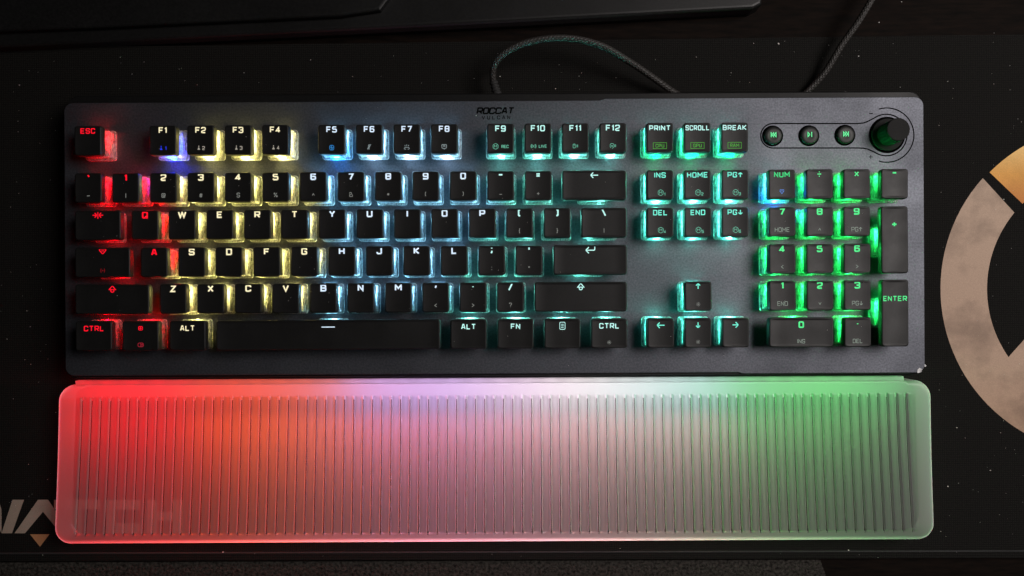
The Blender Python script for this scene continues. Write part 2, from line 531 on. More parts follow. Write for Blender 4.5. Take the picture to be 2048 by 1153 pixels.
# ------------------------------------------------------------------ lettering strokes
GLY = {
 'A': (4, [[(0, 0), (1.5, 6), (2.5, 6), (4, 0)], [(.9, 2), (3.1, 2)]]),
 'B': (4, [[(.6, 0), (0, 0), (0, .6), (0, 5.4), (0, 6), (.6, 6), (3.8, 6), (3.8, 3.1), (4, 2.9), (4, 0), 'c'], [(0, 3), (3.6, 3)]]),
 'C': (4, [[(4, 4.3), (4, 6), (0, 6), (0, 0), (4, 0), (4, 1.7)]]),
 'D': (4, [[(.6, 0), (0, 0), (0, .6), (0, 5.4), (0, 6), (.6, 6), (4, 6), (4, 0), 'c']]),
 'E': (3.8, [[(3.8, 6), (.6, 6), (0, 6), (0, 5.4), (0, .6), (0, 0), (.6, 0), (3.8, 0)], [(0, 3), (3.3, 3)]]),
 'F': (3.8, [[(3.8, 6), (.6, 6), (0, 6), (0, 5.4), (0, 0)], [(0, 3), (3.3, 3)]]),
 'G': (4, [[(4, 4.5), (4, 6), (0, 6), (0, 0), (4, 0), (4, 2.9), (2.2, 2.9)]]),
 'H': (4, [[(0, 0), (0, 6)], [(4, 0), (4, 6)], [(0, 3), (4, 3)]]),
 'I': (0, [[(0, 0), (0, 6)]]),
 'J': (3.6, [[(3.6, 6), (3.6, 0), (0, 0), (0, 1.8)]]),
 'K': (4, [[(0, 0), (0, 6)], [(3.9, 6), (.7, 3), (4, 0)]]),
 'L': (3.6, [[(0, 6), (0, .6), (0, 0), (.6, 0), (3.6, 0)]]),
 'M': (5, [[(0, 0), (0, 6), (2.5, 2.2), (5, 6), (5, 0)]]),
 'N': (4, [[(0, 0), (0, 6), (4, 0), (4, 6)]]),
 'O': (4, [[(0, 0), (0, 6), (4, 6), (4, 0), 'c']]),
 'P': (4, [[(0, 0), (0, 5.4), (0, 6), (.6, 6), (4, 6), (4, 2.5), (0, 2.5)]]),
 'Q': (4, [[(0, 0), (0, 6), (4, 6), (4, 0), 'c'], [(2.3, 1.8), (4.3, -.7)]]),
 'R': (4, [[(0, 0), (0, 5.4), (0, 6), (.6, 6), (4, 6), (4, 2.6), (0, 2.6)], [(1.9, 2.6), (4.1, 0)]]),
 'S': (4, [[(4, 4.6), (4, 6), (0, 6), (0, 3), (4, 3), (4, 0), (0, 0), (0, 1.4)]]),
 'T': (4.2, [[(0, 6), (4.2, 6)], [(2.1, 6), (2.1, 0)]]),
 'U': (4, [[(0, 6), (0, 0), (4, 0), (4, 6)]]),
 'V': (4.4, [[(0, 6), (2.2, 0), (4.4, 6)]]),
 'W': (6.4, [[(0, 6), (1.6, 0), (3.2, 6), (4.8, 0), (6.4, 6)]]),
 'X': (4.2, [[(0, 6), (4.2, 0)], [(0, 0), (4.2, 6)]]),
 'Y': (4.2, [[(0, 6), (2.1, 2.7), (4.2, 6)], [(2.1, 2.7), (2.1, 0)]]),
 'Z': (4, [[(0, 6), (4, 6), (0, 0), (4, 0)]]),
 '0': (3.8, [[(0, 0), (0, 6), (3.8, 6), (3.8, 0), 'c']]),
 '1': (1.4, [[(0, 4.6), (1.2, 6), (1.2, 0)]]),
 '2': (3.8, [[(0, 4.6), (0, 6), (3.8, 6), (3.8, 3), (0, 1.8), (0, 0), (3.8, 0)]]),
 '3': (3.8, [[(0, 4.8), (0, 6), (3.8, 6), (3.8, 0), (0, 0), (0, 1.2)], [(1.2, 3), (3.8, 3)]]),
 '4': (4, [[(2.6, 0), (2.6, 6), (0, 1.6), (4, 1.6)]]),
 '5': (3.8, [[(3.8, 6), (0, 6), (0, 3.4), (3.8, 3.4), (3.8, 0), (0, 0), (0, 1.2)]]),
 '6': (3.8, [[(3.6, 4.9), (3.6, 6), (0, 6), (0, 0), (3.8, 0), (3.8, 3.3), (0, 3.3)]]),
 '7': (3.8, [[(0, 6), (3.8, 6), (1.4, 0)]]),
 '8': (3.8, [[(0, 0), (0, 6), (3.8, 6), (3.8, 0), 'c'], [(0, 3.1), (3.8, 3.1)]]),
 '9': (3.8, [[(.2, 1.1), (.2, 0), (3.8, 0), (3.8, 6), (0, 6), (0, 2.7), (3.8, 2.7)]]),
 '-': (3.2, [[(0, 4), (3.2, 4)]]), '_': (4, [[(0, 2), (4, 2)]]),
 '=': (3, [[(0, 4.8), (3, 4.8)], [(0, 2.6), (3, 2.6)]]),
 '+': (4, [[(0, 3), (4, 3)], [(2, 1), (2, 5)]]),
 '[': (1.4, [[(1.4, 6.4), (0, 6.4), (0, 0), (1.4, 0)]]), ']': (1.4, [[(0, 6.4), (1.4, 6.4), (1.4, 0), (0, 0)]]),
 '{': (1.8, [[(1.8, 6.4), (.8, 6.4), (.8, 3.6), (0, 3.2), (.8, 2.8), (.8, 0), (1.8, 0)]]),
 '}': (1.8, [[(0, 6.4), (1, 6.4), (1, 3.6), (1.8, 3.2), (1, 2.8), (1, 0), (0, 0)]]),
 '(': (1.4, [[(1.4, 6.4), (.2, 5.2), (.2, 1.2), (1.4, 0)]]), ')': (1.4, [[(0, 6.4), (1.2, 5.2), (1.2, 1.2), (0, 0)]]),
 ';': (.8, [[(.5, 5), (.5, 6)], [(.6, 2.6), (.6, 1.2), (0, 0)]]), ':': (.6, [[(.3, 4.4), (.3, 5.4)], [(.3, .6), (.3, 1.6)]]),
 "'": (.4, [[(.2, 3.6), (.2, 6)]]), '"': (1.6, [[(.1, 3.6), (.1, 6)], [(1.5, 3.6), (1.5, 6)]]),
 ',': (.8, [[(.7, 5), (.7, 3.8), (.1, 2.6)]]), '.': (.6, [[(.3, 3.2), (.3, 4.0)]]),
 '/': (2.8, [[(0, -.4), (2.8, 6.6)]]), '\\': (2.8, [[(0, 6.6), (2.8, -.4)]]),
 '?': (3.4, [[(0, 4.8), (0, 6), (3.4, 6), (3.4, 3.4), (1.7, 2.9), (1.7, 1.9)], [(1.7, 0), (1.7, .8)]]),
 '<': (3.2, [[(3.2, 5.4), (0, 3), (3.2, .6)]]), '>': (3.2, [[(0, 5.4), (3.2, 3), (0, .6)]]),
 '|': (0, [[(0, 0), (0, 6.5)]]), '`': (1.2, [[(0, 6), (1.3, 4.2)]]),
 '~': (4, [[(0, 2.4), (1.2, 3.6), (2.8, 2.4), (4, 3.6)]]),
 '^': (3.4, [[(0, 1.8), (1.7, 4.6), (3.4, 1.8)]]),
 '@': (5, [[(5, .2), (0, .2), (0, 6), (5, 6), (5, 1.8), (1.6, 1.8), (1.6, 4.2), (3.6, 4.2), (3.6, 2)]]),
 '#': (4.4, [[(1.1, 0), (1.8, 6)], [(2.9, 0), (3.6, 6)], [(0, 4), (4.6, 4)], [(0, 2), (4.4, 2)]]),
 '$': (4, [[(4, 4.8), (4, 6), (0, 6), (0, 3), (4, 3), (4, 0), (0, 0), (0, 1.2)], [(2, -.8), (2, .2)], [(2, 5.8), (2, 6.8)]]),
 '%': (5, [[(0, 6), (1.5, 6), (1.5, 4), (0, 4), 'c'], [(3.4, 0), (5, 0), (5, 2), (3.4, 2), 'c'], [(.4, 0), (4.4, 6)]]),
 '&': (4.4, [[(4.4, 3), (4.4, 0), (0, 0), (0, 3.2), (3, 3.2), (3, 6), (0, 6), (0, 4.6)], ]),
 '*': (3.4, [[(1.7, 1.2), (1.7, 4.8)], [(.1, 2.1), (3.3, 3.9)], [(.1, 3.9), (3.3, 2.1)]]),
 ' ': (2, []),
 'LEFT': (8.5, [[(.3, 3), (8.5, 3)], [(3.2, 6), (.3, 3), (3.2, 0)]]),
 'RIGHT': (6.6, [[(0, 3), (6.3, 3)], [(3.4, 6), (6.3, 3), (3.4, 0)]]),
 'UP': (4.4, [[(2.2, 0), (2.2, 6)], [(0, 3.6), (2.2, 5.8), (4.4, 3.6)]]),
 'DOWN': (4.4, [[(2.2, 0), (2.2, 6)], [(0, 2.4), (2.2, .2), (4.4, 2.4)]]),
 'ENT': (9, [[(8.8, 6), (8.8, 2.6), (.4, 2.6)], [(3.3, 5.4), (.4, 2.6), (3.3, -.2)]]),
 'TAB': (9, [[(0, 3), (3.6, 3)], [(1.8, 5), (3.6, 3), (1.8, 1)], [(4.5, 0), (4.5, 6)], [(9, 3), (5.4, 3)], [(7.2, 5), (5.4, 3), (7.2, 1)]]),
 'CAPS': (5, [[(0, 4.6), (0, 5.6), (5, 5.6), (5, 4.6), (2.5, 1.6), 'c'], [(1.4, 4.2), (3.6, 4.2)]]),
 'SHIFT': (5, [[(0, 2.6), (2.5, 5.6), (5, 2.6), 'c'], [(1.3, 2.6), (1.3, .6), (3.7, .6), (3.7, 2.6)]]),
 'WIN': (4.6, [[(0, 1), (0, 5.4), (4.6, 5.4), (4.6, 1), 'c'], [(0, 3.2), (4.6, 3.2)], [(2.3, 1), (2.3, 5.4)]]),
 'MENU': (4.6, [[(0, 0), (0, 6.2), (4.6, 6.2), (4.6, 0), 'c'], [(1.2, 4.4), (3.4, 4.4)], [(1.2, 3), (3.4, 3)], [(1.2, 1.6), (3.4, 1.6)]]),
 'NLK': (5, [[(0, 4.6), (5, 4.6), (2.5, 1.4), 'c'], [(0, 6), (5, 6)]]),
 'DIV': (4, [[(0, 3), (4, 3)], [(2, 4.9), (2, 5.8)], [(2, .2), (2, 1.1)]]),
 'TIMES': (3.6, [[(0, 1), (3.6, 5)], [(0, 5), (3.6, 1)]]),
 'SPACE': (9.4, [[(0, 3), (9.4, 3)]]),
 'PERSON': (4.4, [[(2.2, 4.8), (2.2, 6.2)], [(.6, 1.4), (3.8, 1.4)], [(1.3, 2.6), (3.1, 2.6)], [(2.2, 2.6), (2.2, 4)]]),
 'GLOBE': (5, [[(1, 0), (0, 1.4), (0, 4.2), (1, 5.6), (4, 5.6), (5, 4.2), (5, 1.4), (4, 0), 'c'], [(0, 2.8), (5, 2.8)], [(2.5, 0), (2.5, 5.6)], [(1.2, 4.2), (3.8, 1.4)]]),
 'MUTE': (4.4, [[(1.4, 6), (3, 6), (3, 3), (1.4, 3), 'c'], [(2.2, 3), (2.2, 0)], [(.2, .4), (4.4, 6.4)], [(.4, 2.2), (1.4, 1.6)]]),
 'GAME': (6.6, [[(0, .8), (1, 2.6), (5.6, 2.6), (6.6, .8)], [(.6, .4), (2.2, .4)], [(4.4, .4), (6, .4)], [(3.3, 4), (3.3, 6)], [(1.4, 4), (1.0, 5.4)], [(5.2, 4), (5.6, 5.4)]]),
 'CHAT': (5.6, [[(0, 1.4), (0, 5.8), (5.6, 5.8), (5.6, 1.4), (3.6, 1.4), (2.8, .2), (2, 1.4), 'c'], [(1.4, 3.4), (4.2, 3.4)], [(1.4, 4.6), (4.2, 4.6)]]),
 'HEXM': (6.4, [[(0, 1.2), (0, 5.2), (3.2, 7), (6.4, 5.2), (6.4, 1.2), (3.2, -.6), 'c'], [(1.7, 1.8), (1.7, 4.6), (3.2, 3), (4.7, 4.6), (4.7, 1.8)]]),
 'CAST': (8, [[(2, 5.8), (1, 3), (2, .2)], [(.6, 6.4), (-.6, 3), (.6, -.4)], [(6, 5.8), (7, 3), (6, .2)], [(7.4, 6.4), (8.6, 3), (7.4, -.4)], [(3.2, 4.6), (5, 3), (3.2, 1.4), 'c']]),
 'MOUSE': (6.2, [[(0, .6), (0, 5.8), (3, 5.8), (3, .6), 'c'], [(1.5, 3.6), (1.5, 5.2)], [(5, 1.4), (5, 5)], [(6.2, 1.4), (6.2, 5)]]),
 'HEAD': (7.4, [[(1, .4), (0, 2), (0, 4.6), (1, 6), (4, 6), (5, 4.6), (5, 2), (3, -.4)], [(1.6, 3.4), (2.5, 1.8), (3.4, 3.4), 'c'], [(6.2, 1.4), (6.2, 5)], [(7.4, 1.4), (7.4, 5)]]),
 'SUN': (5, [[(1.7, 2), (1.7, 3.6), (3.3, 3.6), (3.3, 2), 'c'], [(2.5, 4.6), (2.5, 5.8)], [(2.5, 1), (2.5, -.2)], [(4.3, 2.8), (5.4, 2.8)], [(.7, 2.8), (-.4, 2.8)], [(3.8, 4.1), (4.6, 4.9)], [(1.2, 1.5), (.4, .7)], [(3.8, 1.5), (4.6, .7)], [(1.2, 4.1), (.4, 4.9)]]),
 'FIRE': (5.6, [[(.6, 5.6), (0, 2.8), (.6, 0)], [(5, 5.6), (5.6, 2.8), (5, 0)], [(1.6, 2.8), (4, 2.8)], [(2.8, 1.8), (2.8, 3.8)]]),
 'LOCKR': (8, [[(1.6, 0), (0, 1.2), (0, 4.4), (1.6, 5.6), (6.4, 5.6), (8, 4.4), (8, 1.2), (6.4, 0), 'c'], [(4, .2), (4, 5.4)], [(5.2, 2), (5.2, 3.6), (6.8, 3.6), (6.8, 2), 'c']]),
 'PREV': (6, [[(.2, 0), (.2, 6)], [(3.2, 5.6), (1, 3), (3.2, .4), 'c'], [(6, 5.6), (3.8, 3), (6, .4), 'c']]),
 'PLAY': (4.6, [[(0, 5.6), (2.4, 3), (0, .4), 'c'], [(4.4, 0), (4.4, 6)]]),
 'NEXT': (6, [[(5.8, 0), (5.8, 6)], [(2.8, 5.6), (5, 3), (2.8, .4), 'c'], [(0, 5.6), (2.2, 3), (0, .4), 'c']]),
}
def chamfer(poly, closed, r=.75):
    n = len(poly); out = []
    for i in range(n):
        if not closed and i in (0, n - 1): out.append(poly[i]); continue
        p = Vector(poly[i]); a = Vector(poly[i - 1]); b = Vector(poly[(i + 1) % n])
        d1 = (a - p); d2 = (b - p)
        ang = math.degrees(d1.angle(d2))
        if 78 < ang < 125 and d1.length > 1.2 and d2.length > 1.2:
            q = min(r, d1.length * .45, d2.length * .45)
            u = p + d1.normalized() * q; w = p + d2.normalized() * q
            m_ = p * .3 + (u + w) * .35
            out += [tuple(u), tuple(m_), tuple(w)]
        else: out.append(poly[i])
    return out
def tokens(s):
    out = []; i = 0
    while i < len(s):
        if s[i] == '{' and '}' in s[i + 2:]:
            j = s.index('}', i + 2); out.append(s[i + 1:j]); i = j + 1
        else: out.append(s[i]); i += 1
    return out
def text_mesh(mb, s, cx, cy, h, sw, zf=None, z=0.0, gap=None, slant=0.0, wx=1.0, maxw=None):
    """strokes of s centred at cx, vertically centred at cy; h cap height, sw stroke width (mm)"""
    toks = tokens(s); u = (h - sw) / 6.0
    ux = u * wx
    gp = gap if gap is not None else sw * 1.0 + .22 * h * .45
    tot = sum(GLY[t][0] * ux for t in toks) + (len(toks) - 1) * gp + (len(toks) - 1) * sw * .35
    if maxw and tot > maxw:
        k = maxw / tot; ux *= k; gp *= k; tot *= k
        sw *= .9
    x = cx - tot / 2; lay = 0
    for t in toks:
        w, strokes = GLY[t]
        for st in strokes:
            closed = st[-1] == 'c'
            pts = [p for p in st if p != 'c']
            pts = chamfer(pts, closed)
            q = [(x + px * ux + slant * (py - 3) * u, cy + (py - 3) * u) for px, py in pts]
            q = densify(q, .8, closed)
            vs, fs = ribbon(q, sw / 2, closed)
            zz = z + .006 * (lay % 4); lay += 1
            mb.add([(a, b, zz + (zf(a, b) if zf else 0)) for a, b in vs], fs)
        x += w * ux + gp + sw * .35
    return mb

# ------------------------------------------------------------------ keys
PITCH = 19.05
XK = -228.55
ROWY = {'F': 89.6, 'N': 65.6, 'Q': 46.6, 'A': 27.7, 'Z': 9.0, 'B': -9.2}
ZTOP = 13.0

def dish(hw):
    def f(x, y):
        t = max(0.0, (abs(x) - (hw - 6.4)) / 6.4)
        return -.42 * (1 - t * t)
    return f
_capcache = {}
def cap_mesh(w, h):
    k = (w, h)
    if k in _capcache: return _capcache[k]
    hx, hy = (w * PITCH - 5.5) / 2, (h * 18.9 - 4.0) / 2
    mb = MB(); f = dish(hx)
    lv = [(hx + .25, hy + .15, ZTOP - 3.4, 1.5), (hx + .26, hy + .2, ZTOP - 3.3, 1.6), (hx + .12, hy + .12, ZTOP - .7, 1.3),
          (hx - .05, hy - .05, ZTOP - .25, 1.2), (hx - .4, hy - .4, ZTOP - .03, 1.0)]
    m = min(hx, hy)
    for i in (.8, 1.5, 2.4, 3.4, 4.4, 5.4, m - .35):
        if i > m - .3: continue
        lv.append((hx - i, hy - i, ZTOP, max(.1, 1.0 - i * .2), 1))
    ff = f
    rings = []
    for l_ in lv:
        a, b, z, r = l_[:4]
        r = min(r, a - .02, b - .02)
        rings.append([(x, y, z + (ff(x, y) if len(l_) > 4 else 0)) for x, y in rr_sub(a, b, r, 4, 10 if w < 2 else int(14 * w))])
    mb.loops(rings)
    # hollow underside stays closed: the skirt is a shallow lip
    me = mb.build('keycap_source', M_CAP, None, smooth=True)
    data = me.data
    bpy.data.objects.remove(me)
    _capcache[k] = (data, hx, hy, f)
    return _capcache[k]

def switch_sources():
    mb = MB()
    # lower tray with a standing lip
    o = rr_pts(7.85, 7.85, 1.3, 3); i_ = rr_pts(7.35, 7.35, 1.0, 3)
    mb.loops([[(x, y, .02) for x, y in o], [(x, y, 1.3) for x, y in o], [(x, y, 1.5) for x, y in rr_pts(7.7, 7.7, 1.2, 3)],
              [(x, y, 1.3) for x, y in i_], [(x, y, .9) for x, y in i_]], cap0=False, cap1=False)
    mb.rrect(0, 0, [(7.3, 7.3, .9), (6.9, 6.9, 1.0)], 1.2, 3, cap0=False, cap1=False)
    # upper housing
    mb.rrect(0, 0, [(6.9, 6.9, 1.0), (6.75, 6.75, 4.6), (6.4, 6.4, 5.2), (5.9, 5.9, 5.3), (3.2, 3.2, 5.3), (3.0, 3.0, 6.4)], .9, 3, cap0=False, cap1=False)
    # moulded ribs and pockets along the sides
    for s_ in (-1, 1):
        for yy in (-5.2, -2.6, 0.2, 2.9, 5.4):
            mb.box(s_ * 6.0, yy, 2.6, 1.3, .28, 3.0)
        for xx in (-4.6, -1.6, 1.6, 4.6):
            mb.box(xx, s_ * 6.1, 2.4, .28, 1.0, 2.6)
        mb.box(s_ * 5.1, 0, 2.4, .25, 10.5, 3.4)
        mb.box(s_ * 7.05, -1.2, 1.9, .5, 4.2, 1.4)
    hs = mb.build('housing_source', M_CLEAR)
    mb = MB()
    mb.rrect(0, 0, [(2.2, 2.2, .1), (2.2, 2.2, 5.0), (1.7, 1.7, 5.2), (1.7, 1.7, 9.0)], .4, 2)
    st = mb.build('stem_source', M_KNOB)
    d = (hs.data, st.data)
    for o_ in (hs, st): bpy.data.objects.remove(o_)
    return d
HOUS, STEM = switch_sources()
mbl = MB(); mbl.rrect(0, 0, [(1.5, .8, 0), (1.5, .8, .5), (1.2, .55, .65)], .2, 2)
_ledmesh = {}
def led_obj(parent, x, y, rgb, power, name='led'):
    """LED chip with its own light just over the lens"""
    if rgb not in _ledmesh:
        o = mbl.build('led_source', led_mat('led_lens', rgb, 9.0)); _ledmesh[rgb] = o.data
        bpy.data.objects.remove(o)
    o = bpy.data.objects.new(name, _ledmesh[rgb]); COL.objects.link(o); o.parent = parent
    o.location = (x / 1000, y / 1000, .0004)
    l = bpy.data.lights.new('led_or_fill_light', 'POINT'); l.energy = power; l.color = lin(rgb)[:3]; l.shadow_soft_size = .0007
    lo = bpy.data.objects.new('led_or_fill_light', l); COL.objects.link(lo); lo.parent = o; lo.location = (0, 0, .0017)
    return o

RED = (255, 0, 12); YEL = (240, 222, 125); BLU = (90, 180, 245); LBL = (135, 205, 240); TEAL = (110, 232, 212); GRN = (30, 228, 98)
DBL = (10, 40, 255); CYB = (20, 140, 255); WBL = (170, 215, 250); NAV = (80, 232, 202); TGR = (0, 215, 110)
tR = (255, 20, 42); tY = (246, 234, 190); tB = (214, 232, 250); tT = (190, 245, 238); tN = (120, 240, 215); tG = (90, 240, 145)
sG = (150, 153, 147); sY = (190, 182, 168); sB = (165, 180, 182); sT = (120, 205, 175); sGr = (95, 190, 75)
PW = {RED: .62, YEL: .62, LBL: 1.0, TEAL: .85, GRN: .95, DBL: 1.9, CYB: 1.2, WBL: .8, NAV: .95, TGR: 1.0, BLU: .6}
BASEP = .09
# row, u, width, height(rows), main, main height(px), sub, sub height(px), text colour, sub colour, led north, led south, size multiplier
K = []
def key(row, u, w, main, sub='', tc=tT, sc_=sG, n=TEAL, s=None, mh=14, sh=9, h=1, pn=1.0, dx=0, dim=1.0):
    K.append(dict(row=row, u=u, w=w, main=main, sub=sub, tc=tc, sc=sc_, n=n, s=s, mh=mh, sh=sh, h=h, pn=pn, dx=dx, dim=dim))
key('F', 0, 1, 'ESC', '', tR, sG, RED, None, mh=11)
for i, (c_, sc_, nn, ss) in enumerate([(tY, (50, 70, 255), (225, 225, 215), DBL), (tY, sY, YEL, YEL), (tY, sY, YEL, YEL), (tY, sY, YEL, YEL)]):
    if nn not in PW: PW[nn] = .06
    key('F', 2 + i, 1, 'F%d' % (i + 1), '{PERSON}%d' % (i + 1), c_, sc_, nn, ss, mh=12.5, sh=8.5)
for i, (sub, ss) in enumerate([('{GLOBE}', CYB), ('{MUTE}', WBL), ('{GAME}', WBL), ('{CHAT}', WBL)]):
    key('F', 6.5 + i, 1, 'F%d' % (i + 5), sub, tB, (60, 150, 225) if i == 0 else sB, LBL, ss, mh=12.5, sh=11)
for i, sub in enumerate(['{HEXM}REC', '{CAST}LIVE', '{MOUSE}', '{HEAD}']):
    key('F', 11 + i, 1, 'F%d' % (i + 9), sub, tT, sT, TEAL, TEAL, pn=.45, mh=12.5, sh=8 if i < 2 else 10)
for i, (a, b) in enumerate([('PRINT', 'CPU'), ('SCROLL', 'GPU'), ('BREAK', 'RAM')]):
    key('F', 15.25 + i, 1, a, b, tT, sGr, NAV, TGR, mh=10.5, sh=7)
row = [('`', '~', tR, RED), ('1', '|', tR, RED), ('2', '@', tY, YEL), ('3', '#', tY, YEL), ('4', '$', tY, YEL), ('5', '%', tY, YEL),
       ('6', '^', tB, LBL), ('7', '&', tB, LBL), ('8', '*', tB, LBL), ('9', '(', tB, LBL), ('0', ')', tB, LBL), ('-', '_', tT, TEAL), ('=', '+', tT, TEAL)]
for i, (a, b, c_, nn) in enumerate(row): key('N', i, 1, a, b, c_, sG, nn)
key('N', 13, 2, '{LEFT}', '', tT, sG, TEAL, mh=13)
for i, (a, b) in enumerate([('INS', '1'), ('HOME', '2'), ('PG{UP}', '3')]): key('N', 15.25 + i, 1, a, '{HEXM}' + b, tN, sT, NAV, NAV, mh=11, sh=10)
for i, (a, b) in enumerate([('DEL', '4'), ('END', '5'), ('PG{DOWN}', '6')]): key('Q', 15.25 + i, 1, a, '{HEXM}' + b, tN, sT, NAV, NAV, mh=11, sh=10)
key('Q', 0, 1.5, '{TAB}', '', tR, sG, RED, mh=16)
for i, ch in enumerate('QWERTYUIOP'):
    c_, nn = (tR, RED) if i < 1 else (tY, YEL) if i < 5 else (tB, LBL)
    key('Q', 1.5 + i, 1, ch, '', c_, sG, nn)
key('Q', 11.5, 1, '[', '{', tT, sG, TEAL); key('Q', 12.5, 1, ']', '}', tT, sG, TEAL)
key('Q', 13.5, 1.5, '\\', '|', tT, sG, TEAL)
key('A', 0, 1.75, '{CAPS}', '{FIRE}', tR, (150, 20, 30), RED, mh=17, sh=9.5)
for i, ch in enumerate('ASDFGHJKL'):
    c_, nn = (tR, RED) if i < 1 else (tY, YEL) if i < 5 else (tB, LBL)
    key('A', 1.75 + i, 1, ch, '', c_, sG, nn)
key('A', 10.75, 1, ';', ':', tT, sG, TEAL); key('A', 11.75, 1, "'", '"', tT, sG, TEAL)
key('A', 12.75, 2.25, '{ENT}', '', tT, sG, TEAL, mh=15)
key('Z', 0, 2.25, '{SHIFT}', '', tR, sG, RED, mh=17)
for i, ch in enumerate('ZXCVBNM'):
    c_, nn = (tY, YEL) if i < 4 else (tB, LBL)
    key('Z', 2.25 + i, 1, ch, '', c_, sG, nn)
key('Z', 9.25, 1, ',', '<', tB, sG, LBL); key('Z', 10.25, 1, '.', '>', tT, sG, TEAL); key('Z', 11.25, 1, '/', '?', tT, sG, TEAL)
key('Z', 12.25, 2.75, '{SHIFT}', '', tT, sG, TEAL, mh=17)
key('B', 0, 1.25, 'CTRL', '', tR, sG, RED, mh=11)
key('B', 1.25, 1.25, '{WIN}', '{LOCKR}', tR, (190, 40, 60), RED, mh=11, sh=9)
key('B', 2.5, 1.25, 'ALT', '', tY, sG, YEL, mh=11)
key('B', 3.75, 6.25, '{SPACE}', '', tB, sG, (130, 205, 225), mh=19)
PW[(130, 205, 225)] = .5
key('B', 10, 1.25, 'ALT', '', tT, sG, TEAL, mh=11); key('B', 11.25, 1.25, 'FN', '', tT, sG, TEAL, mh=11)
key('B', 12.5, 1.25, '{MENU}', '', tT, sG, TEAL, mh=15); key('B', 13.75, 1.25, 'CTRL', '{SUN}', tT, sG, TEAL, mh=11)
key('Z', 16.25, 1, '{UP}', '{SUN}', tN, sG, NAV, mh=13)
key('B', 15.25, 1, '{LEFT}', '', tN, sG, NAV, mh=13); key('B', 16.25, 1, '{DOWN}', '{SUN}', tN, sG, NAV, mh=13); key('B', 17.25, 1, '{RIGHT}', '', tN, sG, NAV, mh=13)
key('N', 18.5, 1, 'NUM', '{NLK}', (70, 215, 130), (110, 160, 255), NAV, (30, 120, 255), mh=11, sh=11)
PW[(30, 120, 255)] = 1.8
key('N', 19.5, 1, '{DIV}', '', tG, sG, GRN, mh=13); key('N', 20.5, 1, '{TIMES}', '', tG, sG, GRN, mh=14); key('N', 21.5, 1, '-', '', tG, sG, GRN, mh=14, pn=.55)
for r, ks in (('Q', (('7', 'HOME'), ('8', '^'), ('9', 'PG{UP}'))), ('A', (('4', '<'), ('5', ''), ('6', '>'))), ('Z', (('1', 'END'), ('2', 'v'), ('3', 'PG{DOWN}')))):
    for i, (a, b) in enumerate(ks):
        key(r, 18.5 + i, 1, a, b, tG, (155, 168, 156), GRN, None, mh=14, sh=9)
key('B', 18.5, 2, '0', 'INS', tG, (155, 168, 156), GRN, mh=13.5, sh=8.5)
key('B', 20.5, 1, '.', 'DEL', tG, (155, 168, 156), GRN, mh=13.5, sh=8.5)
key('Q', 21.5, 1, '+', '', tG, sG, GRN, mh=14, h=2); key('Z', 21.5, 1, 'ENTER', '', tG, sG, GRN, mh=10.5, h=2)
GLY['v'] = (3.4, [[(0, 4.4), (1.7, 1.6), (3.4, 4.4)]])

